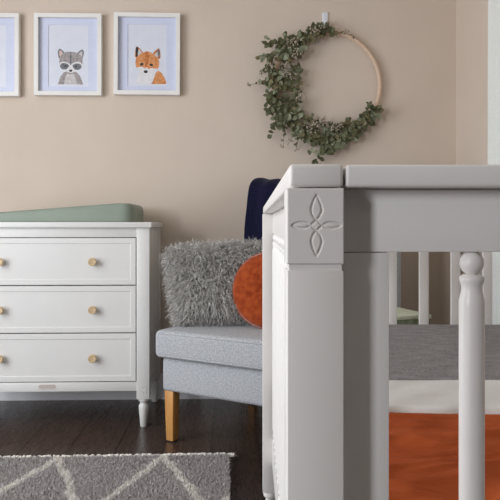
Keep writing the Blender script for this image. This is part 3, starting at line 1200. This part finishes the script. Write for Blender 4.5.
NS, NT = 30, 70
va = sheet(bm, NS, NT, thr(0.0))
vb = sheet(bm, NS, NT, thr(0.008))
ra = [va[0][i] for i in range(NS + 1)] + [va[j][NS] for j in range(1, NT + 1)] + [va[NT][i] for i in range(NS - 1, -1, -1)] + [va[j][0] for j in range(NT - 1, 0, -1)]
rb = [vb[0][i] for i in range(NS + 1)] + [vb[j][NS] for j in range(1, NT + 1)] + [vb[NT][i] for i in range(NS - 1, -1, -1)] + [vb[j][0] for j in range(NT - 1, 0, -1)]
for i in range(len(ra)):
    k = (i + 1) % len(ra)
    bm.faces.new((ra[i], ra[k], rb[k], rb[i]))
ends = [vb[0][i].co.copy() for i in range(0, NS + 1)]
thr_o = obj('throw_blanket', bm, 'navy', None, P0, A_C, angle=70)
tag(thr_o, 'navy blue knitted throw draped over the top of the grey chair', 'throw')
bm = bmesh.new()
for e in ends:
    for k in range(1):
        a = e + Vector((rt.uniform(-.005, .005), rt.uniform(-.002, .004), 0.004))
        tube(bm, [a, a + Vector((rt.uniform(-.003, .003), rt.uniform(-.003, .003), -0.012)), a + Vector((rt.uniform(-.005, .005), rt.uniform(-.004, .004), -0.021))], 0.0014, 5)
obj('fringe', bm, 'navy', thr_o)


# ------------------------------------------------------------------ cushions on the chair
def pillow(bm, W, H, T, n=36, p=3.0, corner=0.06):
    """square pillow in the x-z plane, thickness along y"""
    def side(sg):
        def fn(s, t):
            x, z = 2 * s - 1, 2 * t - 1
            th = max(0.0, (1 - abs(x) ** p) * (1 - abs(z) ** p)) ** 0.55
            px = x * W / 2 * (1 - 0.05 * (1 - z * z)) * (1 + 0.18 * z)
            pz = z * H / 2 * (1 - 0.05 * (1 - x * x))
            return (px, sg * th * T / 2, pz)
        return fn
    sheet(bm, n, n, side(1)); sheet(bm, n, n, side(-1))
    bmesh.ops.remove_doubles(bm, verts=bm.verts, dist=1e-5)


FT = 0.40                                            # lean of the fur cushion
fur_root = thing('fur_cushion', 'fluffy grey fur cushion leaning on the left of the grey chair seat', 'cushion', (-0.140, 2.842, 0.640), 0)
fur_root.rotation_euler = (-FT, -0.05, -0.10)
bm = bmesh.new(); pillow(bm, 0.41, 0.345, 0.17)
fc = obj('cushion_pad', bm, 'fur_base', fur_root, angle=70)
rf = random.Random(21)
verts, faces = [], []
me = fc.data
polys = [(p.center.copy(), p.normal.copy(), p.area) for p in me.polygons]
acc, cum = 0, []
for c, n_, a in polys:
    acc += a * (1.0 if c.y < 0.02 else 0.45)
    cum.append(acc)
import bisect
for k in range(8500):                                # locks of wool, several strands each
    i = bisect.bisect(cum, rf.random() * acc)
    c, nr, ar = polys[min(i, len(polys) - 1)]
    s = math.sqrt(ar)
    if nr.y * c.y < 0:
        nr = -nr
    root = c + Vector((rf.uniform(-s, s), rf.uniform(-s, s) * 0.2, rf.uniform(-s, s))) * 0.6 - nr * 0.004
    ln = rf.uniform(0.038, 0.066)
    drift = Vector((rf.gauss(0, .45), rf.gauss(0, .2), rf.gauss(-0.25, .4)))
    dirv = (nr + drift).normalized()
    if root.z < -0.12 and dirv.z < -0.35:
        dirv.z = -0.35
        ln *= 0.85
    sidev = dirv.cross(Vector((rf.uniform(-1, 1), rf.uniform(-1, 1), rf.uniform(-1, 1)))).normalized()
    up2 = dirv.cross(sidev)
    wav, ph = rf.uniform(0.003, 0.007), rf.uniform(0, 6.28)
    tip = root + dirv * ln + Vector((0, 0, -0.012))
    for q in range(4):
        r0 = root + sidev * rf.uniform(-.006, .006) + up2 * rf.uniform(-.006, .006)
        w = rf.uniform(0.0007, 0.0013)
        ax = (sidev * rf.uniform(-1, 1) + up2 * rf.uniform(-1, 1)).normalized()
        b0 = len(verts)
        for j in range(6):
            tt = j / 5
            p = r0.lerp(tip, tt) + sidev * (wav * math.sin(ph + tt * 7)) * tt ** 0.5 + up2 * (wav * math.cos(ph + tt * 7)) * tt ** 0.5 + dirv * 0.0
            p += Vector((0, 0, 0.010 * math.sin(math.pi * tt)))
            ww = w * (1 - 0.75 * tt)
            verts.append(p + ax * ww); verts.append(p - ax * ww)
        for j in range(5):
            a = b0 + 2 * j
            faces.append((a, a + 1, a + 3, a + 2))
fo = mesh_obj('fur', verts, faces, 'fur', fur_root)

bm = bmesh.new()                                     # round velvet cushion: pleats towards a covered button
RC_ = 0.160
NR, NA = 22, 96


def vel(sg):
    rings = []
    for j in range(NR + 1):
        r = j / NR
        row = []
        for i in range(NA):
            a = 2 * math.pi * i / NA
            th = 0.055 * (1 - r ** 3.2) ** 0.5 if r < 1 else 0
            th -= 0.020 * math.exp(-(r / 0.14) ** 2)
            th += 0.0010 * math.sin(a * 16 + 1.2 * math.sin(a * 3)) * math.sin(math.pi * r) * (1 - 0.5 * r)
            th += 0.003 * noise.noise(Vector((r * math.cos(a) * 3, r * math.sin(a) * 3, sg))) * (1 - r)
            row.append((r * RC_ * math.cos(a), sg * th, r * RC_ * math.sin(a)))
        rings.append(row)
    return rings


for sg in (1, -1):
    R_ = vel(sg)
    c = bm.verts.new(R_[0][0])
    prev = None
    for j in range(1, NR + 1):
        cur = [bm.verts.new(p) for p in R_[j]]
        for i in range(NA):
            k = (i + 1) % NA
            if prev is None:
                bm.faces.new((c, cur[i], cur[k]))
            else:
                bm.faces.new((prev[i], prev[k], cur[k], cur[i]))
        prev = cur
bmesh.ops.remove_doubles(bm, verts=bm.verts, dist=1e-5)
rc = obj('round_cushion', bm, 'velvet', None, (0.0755, 2.690, 0.632), angle=70)
rc.rotation_euler = (-0.20, 0, -0.18)
tag(rc, 'round rust orange velvet cushion on the grey chair in front of the fur', 'cushion')
bm = bmesh.new()
tube(bm, [(RC_ * math.cos(2 * math.pi * k / 90), 0, RC_ * math.sin(2 * math.pi * k / 90)) for k in range(90)], 0.0022, 7, closed=True)
obj('piping', bm, 'velvet', rc)
bm = bmesh.new()
t = bmesh.new(); bmesh.ops.create_uvsphere(t, u_segments=16, v_segments=8, radius=0.014)
for v in t.verts:
    v.co = Vector((v.co.x, v.co.y * 0.45 - 0.037, v.co.z))
merge(bm, t)
obj('button', bm, 'velvet', rc)

# ------------------------------------------------------------------ rug
RUG0 = Vector((-0.086, 2.515, 0))                    # back right corner
RUG_YAW = 0.040
RW_, RL_ = 1.75, 1.5
rug = thing('rug', 'shaggy grey rug with cream diamond lattice on the dark wooden floor', 'rug', RUG0, RUG_YAW)
bm = bmesh.new(); box(bm, -RW_, 0, -RL_, 0, 0.001, 0.014, 0.004)
obj('rug_body', bm, 'rug', rug)
rr = random.Random(5)
verts, faces = [], []


def tuft(x, y, h, w, lean):
    b0 = len(verts)
    a0 = rr.uniform(0, 6.28)
    for k in range(3):
        a = a0 + k * 2.094
        verts.append((x + w * math.cos(a), y + w * math.sin(a), 0.011))
    lx, ly = rr.gauss(0, lean), rr.gauss(0, lean)
    for k in range(3):
        a = a0 + k * 2.094 + 0.5
        verts.append((x + lx * 0.5 + 0.9 * w * math.cos(a), y + ly * 0.5 + 0.9 * w * math.sin(a), 0.011 + h * 0.6))
    verts.append((x + lx, y + ly, 0.011 + h))
    for k in range(3):
        j = (k + 1) % 3
        faces.append((b0 + k, b0 + j, b0 + 3 + j, b0 + 3 + k))
        faces.append((b0 + 3 + k, b0 + 3 + j, b0 + 6))


for k in range(46000):
    tuft(rr.uniform(-1.02, -0.004), rr.uniform(-0.52, -0.012), rr.uniform(0.010, 0.019), rr.uniform(0.0018, 0.0030), 0.006)
for k in range(56000):
    x, y = rr.uniform(-RW_ + 0.004, -0.004), rr.uniform(-RL_ + 0.004, -0.012)
    if x < -1.02 or y < -0.52:
        tuft(x, y, rr.uniform(0.010, 0.019), rr.uniform(0.003, 0.0045), 0.007)
po = mesh_obj('pile', verts, faces, 'rug', rug, smooth=False)
po['kind'] = 'stuff'
bm = bmesh.new()                                     # cream whip-stitched ends
for yb in (0.0, -RL_):
    sgn = 1 if yb == 0 else -1
    x = 0.012
    while x > -RW_:
        for q in range(3):
            xx = x + rr.uniform(-.006, .006)
            ln = rr.uniform(0.010, 0.030)
            zt = rr.uniform(0.014, 0.024)
            sk = rr.gauss(-0.010, 0.008)
            tube(bm, [(xx, yb - sgn * 0.018, 0.016), (xx + sk * 0.4, yb - sgn * 0.004, zt), (xx + sk, yb + sgn * ln * 0.5, zt - 0.006), (xx + sk * 1.8, yb + sgn * ln, 0.006)],
                 [0.0036, 0.0050, 0.0042, 0.0016], 5)
        x -= rr.uniform(0.006, 0.010)
fr = obj('fringe', bm, 'cream', rug)
fr['kind'] = 'stuff'
fr['label'] = 'cream wool fringe along the end of the rug'

# ------------------------------------------------------------------ hamper behind the crib
hp = thing('laundry_hamper', 'slim mottled green hamper with pale lid seen through the crib slats', 'hamper', (0.615, 2.236, 0), math.radians(19))
bm = bmesh.new(); box(bm, -0.150, -0.004, 0.004, 0.236, 0.001, 0.580, 0.004)
obj('hamper_body', bm, 'hamper', hp)
bm = bmesh.new(); box(bm, -0.154, 0, 0, 0.24, 0.580, 0.594, 0.003)
obj('hamper_lid', bm, 'lid', hp)

# ------------------------------------------------------------------ curtain by the right wall
cu = thing('curtain', 'long off-white curtain hanging in folds by the right wall', 'curtain', room(U_R - 0.05, 0, 0), YAW)
bm = bmesh.new()


def drape(off):
    def fn(s, t):
        z = 0.03 + (2.262 - 0.03) * t
        spread_ = 1.0 + 0.06 * (1 - t)
        v = -0.565 + 0.030 * (1 - t) - 1.15 * s * spread_ + (0.05 * (1 - t) * 0)
        wv = 0.018 * math.sin(s * 2 * math.pi * 13 + 0.9 * math.sin(t * 2.0 + s * 9)) + 0.006 * math.sin(s * 61 + t * 2)
        return (wv + off, v, z)
    return fn


va = sheet(bm, 260, 24, drape(0.0))
vb = sheet(bm, 260, 24, drape(0.003))
for i in range(260):
    for j in (0, 24):
        bm.faces.new((va[j][i], va[j][i + 1], vb[j][i + 1], vb[j][i]))
for j in range(24):
    for i in (0, 260):
        bm.faces.new((va[j][i], va[j + 1][i], vb[j + 1][i], vb[j][i]))
obj('drape', bm, 'curtain', cu, angle=80)
rod = thing('curtain_rod', 'dark curtain rod on the right wall above the off-white curtain', 'curtain rod', room(U_R - 0.05, -1.1, 2.275), YAW)
bm = bmesh.new(); tube(bm, [(0, 0.62, 0), (0, -0.75, 0)], 0.011, 12)
obj('pole', bm, 'rod', rod)
for y in (0.58, -0.70):
    bm = bmesh.new(); tube(bm, [(0.049, y, -0.03), (0.03, y, -0.03), (0.0, y, -0.012)], 0.006, 8)
    obj('bracket', bm, 'rod', rod)
